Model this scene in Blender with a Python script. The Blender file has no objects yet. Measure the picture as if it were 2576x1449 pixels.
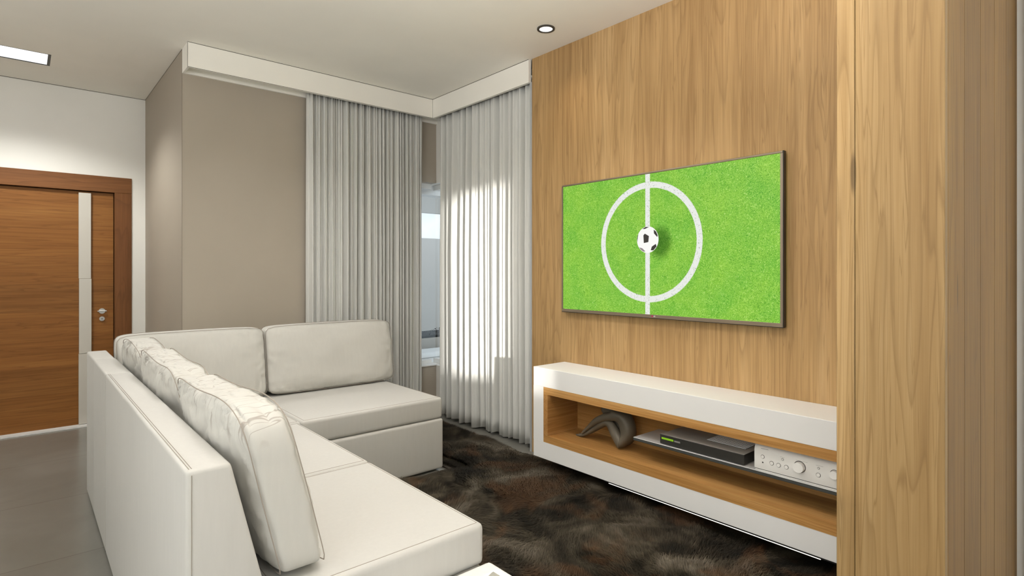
import bpy, bmesh, math, random
import numpy as np
from mathutils import Vector, Matrix, noise
random.seed(7); np.random.seed(7)
PI = math.pi
SC = bpy.context.scene
COL = SC.collection

# ------------------------------------------------------------------ camera
YAW = math.atan(1234 / 1419)
cam_d = bpy.data.cameras.new('camera')
cam = bpy.data.objects.new('camera', cam_d); COL.objects.link(cam)
cam.location = (0, 0, 1.35)
cam.rotation_euler = (PI / 2, 0, -YAW)
cam_d.sensor_width = 36; cam_d.lens = 36 * 1419 / 2576
cam_d.shift_y = -40.5 / 2576
cam_d.clip_start = 0.05
SC.camera = cam

# ------------------------------------------------------------------ view, world, lights
SC.view_settings.view_transform = 'Standard'
SC.view_settings.look = 'None'
SC.view_settings.gamma = 1
SC.view_settings.use_curve_mapping = False
SC.view_settings.exposure = 0.2

W = bpy.data.worlds.new('world'); SC.world = W; W.use_nodes = True
nt = W.node_tree; nt.nodes.clear()
out = nt.nodes.new('ShaderNodeOutputWorld'); bg = nt.nodes.new('ShaderNodeBackground')
tc = nt.nodes.new('ShaderNodeTexCoord'); ns = nt.nodes.new('ShaderNodeTexNoise')
rp = nt.nodes.new('ShaderNodeValToRGB')
ns.inputs['Scale'].default_value = 7; ns.inputs['Detail'].default_value = 6
rp.color_ramp.elements[0].position = .42; rp.color_ramp.elements[0].color = (.66, .82, .94, 1)
rp.color_ramp.elements[1].position = .62; rp.color_ramp.elements[1].color = (.92, .96, 1, 1)
nt.links.new(tc.outputs['Generated'], ns.inputs['Vector']); nt.links.new(ns.outputs['Fac'], rp.inputs['Fac'])
nt.links.new(rp.outputs['Color'], bg.inputs['Color']); nt.links.new(bg.outputs[0], out.inputs[0])
bg.inputs['Strength'].default_value = 1.0

def lamp(name, kind, loc, rot, energy, color, **kw):
    d = bpy.data.lights.new(name, kind); d.energy = energy; d.color = color
    for k, v in kw.items(): setattr(d, k, v)
    o = bpy.data.objects.new(name, d); COL.objects.link(o); o.location = loc; o.rotation_euler = rot
    return o
def aim(o, d):
    o.rotation_euler = Vector(d).to_track_quat('-Z', 'Y').to_euler()

SUN_A, SUN_E = math.radians(68), math.radians(4.0)
sun = lamp('sun', 'SUN', (-4, -9, 3), (0, 0, 0), 6.0, (1, .97, .93), angle=math.radians(1.4))
aim(sun, (math.cos(SUN_E) * math.cos(SUN_A), math.cos(SUN_E) * math.sin(SUN_A), -math.sin(SUN_E)))
# daylight from the glazed opening of the left wall
lamp('daylight_left', 'AREA', (-1.5, .1, 1.4), (math.radians(100), 0, -PI / 2), 33, (1, 1, .98), shape='RECTANGLE', size=3.4, size_y=2.2)
# unseen fill strips at the left and rear walls, added to brighten the ceiling
lamp('ceiling_fill_left', 'AREA', (-1.5, 1.5, 2.3), (math.radians(155), 0, -PI / 2), 36, (.95, .97, 1), shape='RECTANGLE', size=5, size_y=.3)
lamp('ceiling_fill_rear', 'AREA', (1.0, -2.0, 2.35), (math.radians(178), 0, 0), 25, (1, .97, .9), shape='RECTANGLE', size=3.5, size_y=.3)
# unseen upward fill disk above the picture, added to lift the ceiling; no pendant
lamp('ceiling_fill_disk', 'AREA', (1.0, .95, 2.25), (PI, 0, 0), 56, (1, .98, .98), shape='DISK', size=.5)
# three unseen spots added above the picture as fill, then the downlight in view
for (x, y, e, cone) in ((2.2, 2.0, 46, 104), (1.2, 3.0, 96, 150), (1.2, .1, 12, 150)):
    lamp('downlight_and_fill_lamp', 'SPOT', (x, y, 2.93), (0, 0, 0), e, (1, .98, .97), spot_size=math.radians(cone), spot_blend=.9, shadow_soft_size=.12)
lamp('downlight_and_fill_lamp', 'SPOT', (2.6, 2.65, 2.93), (0, 0, 0), 8, (1, .82, .60), spot_size=math.radians(120), spot_blend=1.0, shadow_soft_size=.05)
lamp('ceiling_panel_lamp', 'SPOT', (-.05, 5.3, 2.92), (0, 0, 0), 84, (1, 1, .96), spot_size=math.radians(138), spot_blend=.6, shadow_soft_size=.10)

# ------------------------------------------------------------------ helpers
def tagp(o, label=None, cat=None, group=None, kind=None):
    if label: o['label'] = label
    if cat: o['category'] = cat
    if group: o['group'] = group
    if kind: o['kind'] = kind
    return o
def thing(name, label, cat, loc=(0, 0, 0), group=None, rz=0):
    o = bpy.data.objects.new(name, None); COL.objects.link(o); o.location = loc; o.rotation_euler = (0, 0, rz)
    o.empty_display_size = .1
    return tagp(o, label, cat, group)
def obj(name, bm, mats, parent=None, smooth=False, wn=False):
    me = bpy.data.meshes.new(name)
    if parent is not None and not isinstance(bm, bpy.types.Mesh):
        # builders work in world space; keep that space under an unrotated parent
        pass
    bmesh.ops.recalc_face_normals(bm, faces=bm.faces)
    bm.to_mesh(me); bm.free()
    if not isinstance(mats, (list, tuple)): mats = [mats]
    for m in mats: me.materials.append(m)
    if smooth:
        me.polygons.foreach_set('use_smooth', [True] * len(me.polygons))
        if wn: me.set_sharp_from_angle(angle=math.radians(50))
    o = bpy.data.objects.new(name, me); COL.objects.link(o)
    if parent is not None:
        o.parent = parent
        # world-space geometry under a translated root
        o.matrix_parent_inverse = world_of(parent).inverted()
    return o
def world_of(p):
    m = Matrix.LocRotScale(p.location, p.rotation_euler, p.scale)
    if p.parent is not None: m = world_of(p.parent) @ p.matrix_parent_inverse @ m
    return m
def struct(name, bm, mat, parent=None, **k):
    o = obj(name, bm, mat, parent, **k)
    if parent is None: o['kind'] = 'structure'
    return o
def box(bm, x0, x1, y0, y1, z0, z1, bev=0, seg=2, mi=0):
    r = bmesh.ops.create_cube(bm, size=1)
    vs = r['verts']
    for v in vs:
        v.co = Vector(((x0 + x1) / 2 + v.co.x * (x1 - x0), (y0 + y1) / 2 + v.co.y * (y1 - y0), (z0 + z1) / 2 + v.co.z * (z1 - z0)))
    fs = list({f for v in vs for f in v.link_faces})
    for f in fs: f.material_index = mi
    if bev:
        es = list({e for v in vs for e in v.link_edges})
        g = bmesh.ops.bevel(bm, geom=es, offset=bev, segments=seg, affect='EDGES', profile=.6)
        for f in g['faces']: f.material_index = mi
    return bm
def Bx(*a, **k):
    return box(bmesh.new(), *a, **k)
def prism(bm, pts, axis, a, b, bev=0, seg=3, mi=0):
    """pts: 2-D outline; axis 'y': (x,z) extruded along y; axis 'x': (y,z) extruded along x; 'z': (x,y)."""
    def P(p, t):
        return {'y': (p[0], t, p[1]), 'x': (t, p[0], p[1]), 'z': (p[0], p[1], t)}[axis]
    v0 = [bm.verts.new(P(p, a)) for p in pts]; v1 = [bm.verts.new(P(p, b)) for p in pts]
    n = len(pts); fs = [bm.faces.new(v0), bm.faces.new(v1[::-1])]
    for i in range(n): fs.append(bm.faces.new((v0[i], v0[(i + 1) % n], v1[(i + 1) % n], v1[i])))
    for f in fs: f.material_index = mi
    bmesh.ops.recalc_face_normals(bm, faces=fs)
    if bev:
        es = list({e for f in fs for e in f.edges})
        bmesh.ops.bevel(bm, geom=es, offset=bev, segments=seg, affect='EDGES', profile=.6)
    return bm
def cyl(bm, p0, p1, r0, r1=None, n=32, mi=0, cap=True):
    r1 = r0 if r1 is None else r1
    p0, p1 = Vector(p0), Vector(p1); d = (p1 - p0); L = d.length
    q = d.to_track_quat('Z', 'Y').to_matrix().to_4x4(); M = Matrix.Translation((p0 + p1) / 2) @ q
    r = bmesh.ops.create_cone(bm, cap_ends=cap, segments=n, radius1=r0, radius2=r1, depth=L, matrix=M)
    for f in {f for v in r['verts'] for f in v.link_faces}: f.material_index = mi
    return bm
def tube(bm, pts, r, n=6):
    pts = [Vector(p) for p in pts]; rings = []
    for i, p in enumerate(pts):
        t = (pts[min(i + 1, len(pts) - 1)] - pts[max(i - 1, 0)]).normalized()
        u = t.cross(Vector((0, 0, 1)));
        if u.length < .1: u = t.cross(Vector((1, 0, 0)))
        u.normalize(); w = t.cross(u)
        rings.append([bm.verts.new(p + (u * math.cos(a) + w * math.sin(a)) * r) for a in [2 * PI * k / n for k in range(n)]])
    for a, b in zip(rings, rings[1:]):
        for k in range(n): bm.faces.new((a[k], a[(k + 1) % n], b[(k + 1) % n], b[k]))
    bm.faces.new(rings[0][::-1]); bm.faces.new(rings[-1])
    return bm

# ------------------------------------------------------------------ materials
def mat(name, col=(.8, .8, .8), rough=.6, metal=0, spec=.5, emit=None, es=1, coat=0):
    m = bpy.data.materials.new(name); m.use_nodes = True
    b = m.node_tree.nodes['Principled BSDF']
    b.inputs['Base Color'].default_value = (*col, 1); b.inputs['Roughness'].default_value = rough
    b.inputs['Metallic'].default_value = metal; b.inputs['Specular IOR Level'].default_value = spec
    b.inputs['Coat Weight'].default_value = coat
    if emit: b.inputs['Emission Color'].default_value = (*emit, 1); b.inputs['Emission Strength'].default_value = es
    return m
class NT:
    def __init__(s, m): s.t = m.node_tree; s.b = s.t.nodes['Principled BSDF']
    def n(s, kind, **kw):
        x = s.t.nodes.new(kind)
        for k, v in kw.items():
            if k.startswith('i_'): x.inputs[k[2:].replace('_', ' ')].default_value = v
            else: setattr(x, k, v)
        return x
    def l(s, a, b): s.t.links.new(a, b)
    def math(s, op, a, b=None, c=None):
        x = s.n('ShaderNodeMath', operation=op)
        for i, v in enumerate((a, b, c)):
            if v is None: continue
            if isinstance(v, (int, float)): x.inputs[i].default_value = v
            else: s.l(v, x.inputs[i])
        return x.outputs[0]
    def ramp(s, fac, stops, interp='LINEAR'):
        x = s.n('ShaderNodeValToRGB'); r = x.color_ramp; r.interpolation = interp
        while len(r.elements) < len(stops): r.elements.new(.5)
        for e, (p, c) in zip(r.elements, stops): e.position = p; e.color = (*c, 1) if len(c) == 3 else c
        s.l(fac, x.inputs[0]); return x.outputs[0]
    def mix(s, fac, a, b, mode='MIX'):
        x = s.n('ShaderNodeMix', data_type='RGBA', blend_type=mode)
        for i, v in ((0, fac), (6, a), (7, b)):
            if isinstance(v, (int, float)): x.inputs[i].default_value = v
            elif isinstance(v, tuple): x.inputs[i].default_value = (*v, 1)
            else: s.l(v, x.inputs[i])
        return x.outputs[2]
    def coord(s, scale=(1, 1, 1), rot=(0, 0, 0), loc=(0, 0, 0)):
        c = s.n('ShaderNodeTexCoord'); m = s.n('ShaderNodeMapping')
        m.inputs['Scale'].default_value = scale; m.inputs['Rotation'].default_value = rot; m.inputs['Location'].default_value = loc
        s.l(c.outputs['Object'], m.inputs['Vector']); return m.outputs[0]
    def noise(s, vec, scale, detail=3, rough=.55, dist=0):
        x = s.n('ShaderNodeTexNoise', i_Scale=scale, i_Detail=detail, i_Roughness=rough, i_Distortion=dist)
        s.l(vec, x.inputs['Vector']); return x.outputs['Fac']
    def bump(s, h, strength=.2, dist=.01):
        x = s.n('ShaderNodeBump', i_Strength=strength, i_Distance=dist); s.l(h, x.inputs['Height']); s.l(x.outputs[0], s.b.inputs['Normal'])

def plaster(name, col, rough=.75, v=.03, spec=.3):
    m = mat(name, col, rough, spec=spec); t = NT(m); c = t.coord()
    f = t.noise(c, 1.3, 3)
    d = tuple(x * (1 - v) for x in col); e = tuple(min(1, x * (1 + v)) for x in col)
    t.l(t.ramp(f, [(.3, d), (.7, e)]), t.b.inputs['Base Color'])
    t.bump(t.noise(c, 180, 2), .04, .002); return m

def wood(name, grain, dark, mid, light, rough=.48, knots=1.0, seed=0, band=3.0, planks=None, fine=90, contrast=1.0, rings=17, line=.42):
    """grain: axis index of the grain; planks: (axis, width, offset) for tone steps and hairline joints."""
    m = mat(name, mid, rough, spec=.25); t = NT(m)
    def sc(a, l): return tuple(l if i == grain else a for i in range(3))
    base = t.coord(loc=(seed * 3.1, seed * 1.7, seed * 2.3))
    if planks:
        ax, wd, off = planks
        sp = t.n('ShaderNodeSeparateXYZ'); c0 = t.n('ShaderNodeTexCoord'); t.l(c0.outputs['Object'], sp.inputs[0])
        q = t.math('DIVIDE', t.math('SUBTRACT', sp.outputs[ax], off), wd)
        idx = t.math('FLOOR', q); wn = t.n('ShaderNodeTexWhiteNoise', noise_dimensions='1D'); t.l(idx, wn.inputs['W'])
        cv = t.n('ShaderNodeCombineXYZ')
        for i in range(3): t.l(t.math('MULTIPLY', wn.outputs['Value'], 7.0 + i), cv.inputs[i])
        ad = t.n('ShaderNodeVectorMath', operation='ADD'); t.l(base, ad.inputs[0]); t.l(cv.outputs[0], ad.inputs[1]); base = ad.outputs[0]
        fr = t.math('FRACT', q); edge = t.math('MINIMUM', fr, t.math('SUBTRACT', 1, fr))
    def mp(s3):
        x = t.n('ShaderNodeMapping'); x.inputs['Scale'].default_value = s3; t.l(base, x.inputs['Vector']); return x.outputs[0]
    # slow wander of the grain
    big = t.noise(mp(sc(band, .35)), 1.0, 2, .5, .6)
    mid_n = t.noise(mp(sc(14, .55)), 1.0, 5, .6, 1.2)
    fine_n = t.noise(mp(sc(fine, 1.6)), 1.0, 3, .6, .3)
    fibre = t.noise(mp(sc(fine * 4, 5.0)), 1.0, 2, .5, 0)
    a = t.math('ADD', t.math('MULTIPLY', big, .36), t.math('MULTIPLY', mid_n, .30))
    a = t.math('ADD', a, t.math('MULTIPLY', fine_n, .24)); a = t.math('ADD', a, t.math('MULTIPLY', fibre, .10))
    w = .19 / contrast
    c = t.ramp(a, [(.5 - w, dark), (.5, mid), (.5 + w, light)])
    # thin dark growth lines
    cn = t.noise(mp(sc(band * 1.7, .30)), 1.0, 2, .45, .4)
    fr_ = t.math('FRACT', t.math('MULTIPLY', cn, rings))
    ln = t.ramp(fr_, [(0, (1, 1, 1)), (.10, (.55, .55, .55)), (.38, (0, 0, 0)), (.93, (0, 0, 0)), (1, (1, 1, 1))])
    cn2 = t.noise(mp(sc(band * 5, .55)), 1.0, 2, .5, .5)
    ln2 = t.ramp(t.math('ABSOLUTE', t.math('SUBTRACT', cn2, .5)), [(0, (1, 1, 1)), (.005, (.8, .8, .8)), (.013, (0, 0, 0))])
    cn3 = t.noise(mp(sc(band * 9, .7)), 1.0, 2, .5, .3)
    ln3 = t.ramp(t.math('ABSOLUTE', t.math('SUBTRACT', cn3, .46)), [(0, (1, 1, 1)), (.004, (.7, .7, .7)), (.011, (0, 0, 0))])
    ln2 = t.math('MAXIMUM', ln2, ln3)
    ln = t.math('MAXIMUM', t.math('MULTIPLY', ln, 1.0), t.math('MULTIPLY', ln2, 1.1))
    c = t.mix(t.math('MULTIPLY', ln, line), c, tuple(x * .8 for x in dark))
    if knots:
        vo = t.n('ShaderNodeTexVoronoi', feature='F1'); vo.inputs['Scale'].default_value = 1.0; vo.inputs['Randomness'].default_value = 1
        t.l(mp(sc(5.5, .75)), vo.inputs['Vector'])
        k = t.ramp(vo.outputs['Distance'], [(0, (1, 1, 1)), (.030, (.9, .9, .9)), (.055, (0, 0, 0))])
        c = t.mix(t.math('MULTIPLY', k, .75 * knots), c, tuple(x * .35 for x in dark))
    if planks:
        ton = t.math('MULTIPLY_ADD', wn.outputs['Value'], .22, .89)
        x = t.n('ShaderNodeVectorMath', operation='SCALE'); t.l(c, x.inputs[0]); t.l(ton, x.inputs['Scale']); c = x.outputs[0]
        jk = .12 if name == 'door_wood' else .55
        jl = t.ramp(edge, [(0, (1, 1, 1)), (.004 / planks[1] * .5, (1, 1, 1)), (.004 / planks[1], (0, 0, 0))])
        c = t.mix(t.math('MULTIPLY', jl, jk), c, tuple(x * .4 for x in dark))
    t.l(c, t.b.inputs['Base Color']); t.bump(t.math('ADD', fine_n, fibre), .08, .002)
    return m

def fabric(name, col, weave=900, rough=.85):
    m = mat(name, col, rough, spec=.25); t = NT(m); c = t.coord()
    n1 = t.noise(t.coord((60, 60, 6)), 1, 4, .6); n2 = t.noise(c, 2.2, 3)
    f = t.math('ADD', t.math('MULTIPLY', n1, .5), t.math('MULTIPLY', n2, .5))
    t.l(t.ramp(f, [(.35, tuple(x * .965 for x in col)), (.65, tuple(min(1, x * 1.02) for x in col))]), t.b.inputs['Base Color'])
    t.b.inputs['Sheen Weight'].default_value = .15
    w = t.noise(c, weave, 2); t.bump(w, .12, .0015); return m

M = {}
M['ceiling'] = plaster('ceiling_paint', (.93, .895, .82), .8)
M['soffit'] = plaster('soffit_paint', (.90, .87, .80), .7)
M['white_wall'] = plaster('white_wall_paint', (.88, .86, .81), .7)
M['taupe'] = plaster('taupe_wall_paint', (.40, .35, .285), .65)
M['outline'] = mat('dark_joint', (.10, .085, .065), .8)
M['wood'] = wood('tv_wall_wood', 2, (.275, .155, .06), (.44, .275, .12), (.565, .38, .185), knots=.9, seed=1, band=3.5, fine=110, contrast=1.15)
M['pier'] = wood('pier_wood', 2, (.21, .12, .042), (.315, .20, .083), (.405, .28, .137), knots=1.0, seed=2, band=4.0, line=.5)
M['pier_side_shaded'] = wood('pier_side_wood_shaded', 2, (.15, .072, .013), (.235, .122, .026), (.32, .185, .05), knots=.9, seed=5, planks=(0, .2192, 1.8))  # darker than the front boards: the side's shade is put into the colour
M['niche'] = wood('niche_wood', 1, (.32, .145, .036), (.50, .27, .09), (.64, .39, .165), rough=.35, knots=.5, seed=3, band=9, fine=120, contrast=1.3)
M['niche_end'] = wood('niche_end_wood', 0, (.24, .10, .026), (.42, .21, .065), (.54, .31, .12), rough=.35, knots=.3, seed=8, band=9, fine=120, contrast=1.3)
M['door'] = wood('door_wood', 0, (.17, .062, .012), (.26, .105, .024), (.345, .155, .040), rough=.5, knots=.8, seed=4, band=5, planks=(2, .235, .07), fine=70)
M['door_frame'] = wood('door_frame_wood', 0, (.15, .058, .017), (.215, .087, .028), (.28, .125, .044), rough=.45, knots=.4, seed=6)
M['door_jamb'] = wood('door_jamb_wood', 2, (.13, .05, .015), (.19, .075, .024), (.25, .11, .038), rough=.45, knots=.4, seed=7)
M['white_lacquer'] = mat('white_lacquer', (.81, .80, .775), .45, spec=.3)
M['sofa'] = fabric('ivory_fabric', (.51, .495, .463))
M['cushion'] = fabric('ivory_cushion_fabric', (.54, .525, .485), 700)
def creased():
    m = fabric('creased_ivory_fabric', (.54, .525, .485), 700); t = NT(m)
    a = t.noise(t.coord((2.2, 26, 1.2)), 1, 1.0, .5, .3)
    ln = t.ramp(t.math('ABSOLUTE', t.math('SUBTRACT', a, .5)), [(0, (1, 1, 1)), (.003, (.9, .9, .9)), (.008, (0, 0, 0))])
    b = t.noise(t.coord((5, 15, 1.5), loc=(4, 4, 4)), 1, 1.0, .5, .4)
    l2 = t.ramp(t.math('ABSOLUTE', t.math('SUBTRACT', b, .47)), [(0, (1, 1, 1)), (.003, (.9, .9, .9)), (.008, (0, 0, 0))])
    sp = t.n('ShaderNodeSeparateXYZ'); t.l(t.coord(), sp.inputs[0])
    k = t.ramp(sp.outputs[2], [(.88, (0, 0, 0)), (.925, (1, 1, 1))])
    old = t.b.inputs['Base Color'].links[0].from_socket
    f = t.math('MULTIPLY', t.math('MULTIPLY', t.math('MAXIMUM', ln, l2), .55), k)
    t.l(t.mix(f, old, (.20, .15, .12)), t.b.inputs['Base Color']); return m
M['creased'] = creased()
M['piping'] = mat('seam_thread', (.30, .26, .22), .8)
M['curtain'] = fabric('pale_grey_curtain_cloth', (.66, .655, .62), 1200, .9)
M['black_trim'] = mat('dark_lamp_trim', (.045, .042, .036), .45)
M['glow'] = mat('lamp_glow', (1, 1, 1), .5, emit=(1, .99, .97), es=1.6)
M['glow_panel'] = mat('panel_glow', (1, 1, 1), .5, emit=(.93, .95, 1), es=.95)
M['led'] = mat('led_glow', (1, 1, 1), .5, emit=(1, .93, .82), es=1.0)
M['steel'] = mat('brushed_steel', (.62, .61, .58), .28, metal=1)
M['pull'] = mat('door_pull_satin', (.60, .57, .51), .42, metal=.15)
M['tv_frame'] = mat('tv_frame_metal', (.27, .215, .155), .35, metal=.6)
M['tv_black'] = mat('tv_black', (.012, .012, .012), .35)
M['bronze'] = mat('dark_bronze', (.14, .12, .088), .50, metal=.15, spec=.4)
M['dark_case'] = mat('receiver_side', (.028, .026, .022), .5)
M['case_top'] = mat('receiver_top', (.52, .495, .45), .6, spec=.2)
M['vent_white'] = mat('vent_bar', (.95, .95, .95), .6)
M['green'] = mat('green_display', (.10, .22, .01), .4, emit=(.18, .36, .01), es=.75)
M['grey_label'] = mat('grey_button', (.25, .24, .22), .5)
M['amp'] = mat('amp_champagne', (.95, .93, .88), .32, metal=.0)
M['amp_dark'] = mat('amp_gap', (.05, .045, .04), .6)
M['glass_shelf'] = mat('shelf_top', (.66, .65, .63), .12, spec=.6)
M['shelf_edge'] = mat('shelf_edge', (.085, .09, .085), .25, metal=.3)
M['strap'] = mat('grey_strap', (.36, .35, .31), .6)
M['stool'] = fabric('white_stool_cloth', (.86, .86, .84), 900)
M['grey_profile'] = mat('grey_edge_profile', (.42, .43, .44), .45)
M['win_frame'] = mat('white_window_frame', (.8, .79, .76), .4)
M['garden_wall'] = plaster('garden_wall_render', (.72, .70, .66), .9)
M['patio_slab'] = plaster('patio_slab', (.40, .39, .37), .8)
M['patio_ceiling'] = plaster('patio_ceiling', (.88, .86, .82), .8)
M['planter'] = plaster('planter_render', (.50, .46, .40), .8)
M['leaf'] = mat('dark_leaf', (.018, .016, .011), .7)
M['daybed'] = mat('white_daybed_cloth', (.95, .95, .93), .8)

# polished grey tiles
def tile_mat():
    m = mat('grey_floor_tile', (.2, .2, .18), .22, spec=.5); t = NT(m)
    br = t.n('ShaderNodeTexBrick', offset=0.0, squash=1.0)
    br.inputs['Scale'].default_value = 1; br.inputs['Mortar Size'].default_value = .0022; br.inputs['Mortar Smooth'].default_value = .1
    br.inputs['Brick Width'].default_value = .9; br.inputs['Row Height'].default_value = .9
    br.inputs['Color1'].default_value = (.185, .18, .158, 1); br.inputs['Color2'].default_value = (.20, .195, .172, 1)
    br.inputs['Mortar'].default_value = (.11, .105, .09, 1)
    t.l(t.coord(loc=(.35, .2, 0)), br.inputs['Vector'])
    n = t.noise(t.coord((1, 1, 1)), 1.6, 5, .6, .8)
    x = t.mix(.25, br.outputs['Color'], t.ramp(n, [(.3, (.13, .125, .105)), (.7, (.27, .26, .235))]))
    t.l(x, t.b.inputs['Base Color']); return m
M['tile'] = tile_mat()

# ------------------------------------------------------------------ room shell
XW = 2.896            # face of the panelled TV wall
H = 2.95
struct('floor', Bx(-1.75, 3.2, -2.45, 6.35, -.12, 0), M['tile'])
# ceiling with the recess of the panel lamp and the hole of the downlight cut out of it
bm = bmesh.new()
for a in ((-1.75, -1.04, -2.45, 6.35), (.166, 3.2, -2.45, 6.35), (-1.04, .166, -2.45, 5.365), (-1.04, .166, 5.67, 6.35)):
    box(bm, a[0], a[1], a[2], a[3], H, H + .12)
struct('ceiling', bm, M['ceiling'])
# rear wall with the broad glazed opening (behind the camera)
bm = bmesh.new(); yr0, yr1 = -2.45, -2.3
hx0, hx1, hz0, hz1 = .24, .62, .93, 2.50            # tall window that lets the low sun in
box(bm, -1.75, hx0, yr0, yr1, 0, H); box(bm, hx0, hx1, yr0, yr1, 0, hz0); box(bm, hx0, hx1, yr0, yr1, hz1, H)
box(bm, hx1, .98, yr0, yr1, 0, H); box(bm, 2.55, 3.2, yr0, yr1, 0, H)
box(bm, .98, 2.55, yr0, yr1, 2.6, H); box(bm, .98, 2.55, yr0, yr1, 0, .35)
struct('wall_rear', bm, M['white_wall'])
struct('sun_block_wall', Bx(.78, .9, -8.5, -2.46, -.1, 3.2), M['white_wall'])  # unseen wall added outdoors to keep the sun out of the broad opening
struct('side_sun_block_wall', Bx(-4.0, -1.76, -1.75, -1.62, -.1, 3.2), M['white_wall'])  # unseen fin added to block the sun from the left opening
bm = bmesh.new()
box(bm, -1.75, -1.6, -2.3, -1.6, 0, H); box(bm, -1.75, -1.6, 1.8, 6.35, 0, H)
box(bm, -1.75, -1.6, -1.6, 1.8, 0, .3); box(bm, -1.75, -1.6, -1.6, 1.8, 2.6, H)
struct('wall_left', bm, M['white_wall'])
struct('side_garden_wall', Bx(-4.2, -4.0, -5.2, 5, -.1, 2.6), M['garden_wall'])
# entrance wall with the door opening
bm = bmesh.new()
box(bm, -1.6, -.60, 6.2, 6.35, 0, H); box(bm, .763, 1.0, 6.2, 6.35, 0, H); box(bm, -.60, .763, 6.2, 6.35, 2.204, H)
struct('wall_entrance', bm, M['white_wall'])
struct('wall_hall', Bx(.87, 1.0, 4.61, 6.2, 0, H), M['taupe'])
# taupe window wall
ox0, ox1, oz0, oz1 = 1.95, 3.035, .447, 2.21
bm = bmesh.new()
box(bm, 1.0, ox0, 4.61, 4.78, 0, H); box(bm, ox0, ox1, 4.61, 4.78, oz1, H); box(bm, ox0, ox1, 4.61, 4.78, 0, oz0)
struct('wall_window', bm, M['taupe'])
bm = bmesh.new()
box(bm, 3.036, 3.2, 3.02, 3.95, 0, H); box(bm, 3.036, 3.2, 3.95, 4.78, oz1, H); box(bm, 3.036, 3.2, 3.95, 4.78, 0, oz0)
struct('wall_curtain', bm, M['white_wall'])
struct('wall_media', Bx(XW + .02, 3.2, -2.3, 3.02, 0, H), M['white_wall'])
struct('wall_right', Bx(XW - .02, XW + .018, -2.3, .34, 0, H), plaster('cool_white_wall', (.93, .94, .92), .7, spec=.2))
# timber cladding of the TV wall
struct('wall_panelling', Bx(XW, XW + .02, .366, 3.10, 0, H), M['wood'])
struct('trim_1', Bx(XW - .006, XW + .03, 3.10, 3.118, 0, H - .174), M['grey_profile'])
# timber clad pier
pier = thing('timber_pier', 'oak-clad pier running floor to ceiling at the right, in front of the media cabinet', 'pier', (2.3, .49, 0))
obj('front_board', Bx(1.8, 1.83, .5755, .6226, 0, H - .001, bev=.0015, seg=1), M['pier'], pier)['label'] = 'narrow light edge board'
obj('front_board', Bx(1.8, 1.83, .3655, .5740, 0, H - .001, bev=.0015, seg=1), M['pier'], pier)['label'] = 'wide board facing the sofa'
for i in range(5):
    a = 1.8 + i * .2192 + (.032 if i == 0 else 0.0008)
    obj('side_board', Bx(a, 1.8 + (i + 1) * .2192 - .0008, .3655, .40, 0, H - .001, bev=.0015, seg=1), M['pier_side_shaded'], pier)
obj('core', Bx(1.832, 2.888, .402, .6200, 0, H - .001), M['pier_side_shaded'], pier)

# curtain pelmet (dropped soffit with a slot for the track) along two walls
bm = bmesh.new()
zb = H - .174
box(bm, .87, 3.035, 4.43, 4.455, zb, H - .0005)          # face of the window side
box(bm, .87, .885, 4.455, 4.609, zb, H - .0005)          # return at the corner
box(bm, .885, 3.035, 4.59, 4.609, zb, H - .0005)         # back cleat
struct('trim_2', bm, M['soffit'])
struct('trim_3', Bx(2.879, 2.905, 3.121, 4.43, zb, H - .0005), M['soffit'])
struct('trim_4', Bx(.885, 3.035, 4.455, 4.59, zb + .045, zb + .06), M['soffit'])
struct('trim_5', Bx(2.905, 3.035, 3.121, 4.43, zb + .045, zb + .06), M['soffit'])
# fine dark joint lines where planes meet
bm = bmesh.new(); e = .0016
box(bm, .872, 2.879, 4.4285, 4.430, H - 2 * e, H - .0004)
box(bm, 2.8775, 2.879, 3.12, 4.43, H - 2 * e, H - .0004)
box(bm, -1.6, .87, 6.1985, 6.2, H - 2.4 * e, H - .0004)
box(bm, .8686, .87, 4.61, 6.198, H - 2 * e, H - .0004)
box(bm, .8685, .8705, 4.4285, 4.4300, zb, H); box(bm, .872, 2.879, 4.4288, 4.4300, zb, zb + e)
box(bm, 2.8776, 2.879, 4.4286, 4.4300, zb, H); box(bm, .869, .8705, 4.609, 4.6105, 0, H)
struct('trim_6', bm, M['outline'])

# window seen in the gap between the curtains
win = struct('window_1', Bx(ox0, ox1, 4.69, 4.76, oz1 - .05, oz1), M['win_frame'])
obj('window_frame', Bx(ox0, ox0 + .05, 4.69, 4.76, oz0, oz1 - .05), M['win_frame'], win)
obj('window_frame', Bx(ox0 + .05, ox1, 4.69, 4.76, oz0, oz0 + .045), M['win_frame'], win)
obj('window_sill', Bx(ox0, ox1, 4.60, 4.69, oz0 - .001, oz0 + .012, bev=.002), M['win_frame'], win)
glass = bpy.data.materials.new('window_glass'); glass.use_nodes = True
gt = glass.node_tree; gt.nodes.clear(); go = gt.nodes.new('ShaderNodeOutputMaterial'); gm = gt.nodes.new('ShaderNodeMixShader')
g1 = gt.nodes.new('ShaderNodeBsdfTransparent'); g2 = gt.nodes.new('ShaderNodeBsdfGlossy'); g2.inputs['Roughness'].default_value = .02
gm.inputs[0].default_value = .05
gt.links.new(g1.outputs[0], gm.inputs[1]); gt.links.new(g2.outputs[0], gm.inputs[2]); gt.links.new(gm.outputs[0], go.inputs[0])
obj('window_pane', Bx(ox0 + .05, 3.10, 4.722, 4.728, oz0 + .045, oz1 - .05), glass, win)
win2 = struct('window_2', Bx(3.10, 3.17, 3.951, 4.76, oz1 - .05, oz1), M['win_frame'])
obj('window_frame', Bx(3.10, 3.17, 3.951, 4.76, oz0, oz0 + .045), M['win_frame'], win2)
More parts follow.
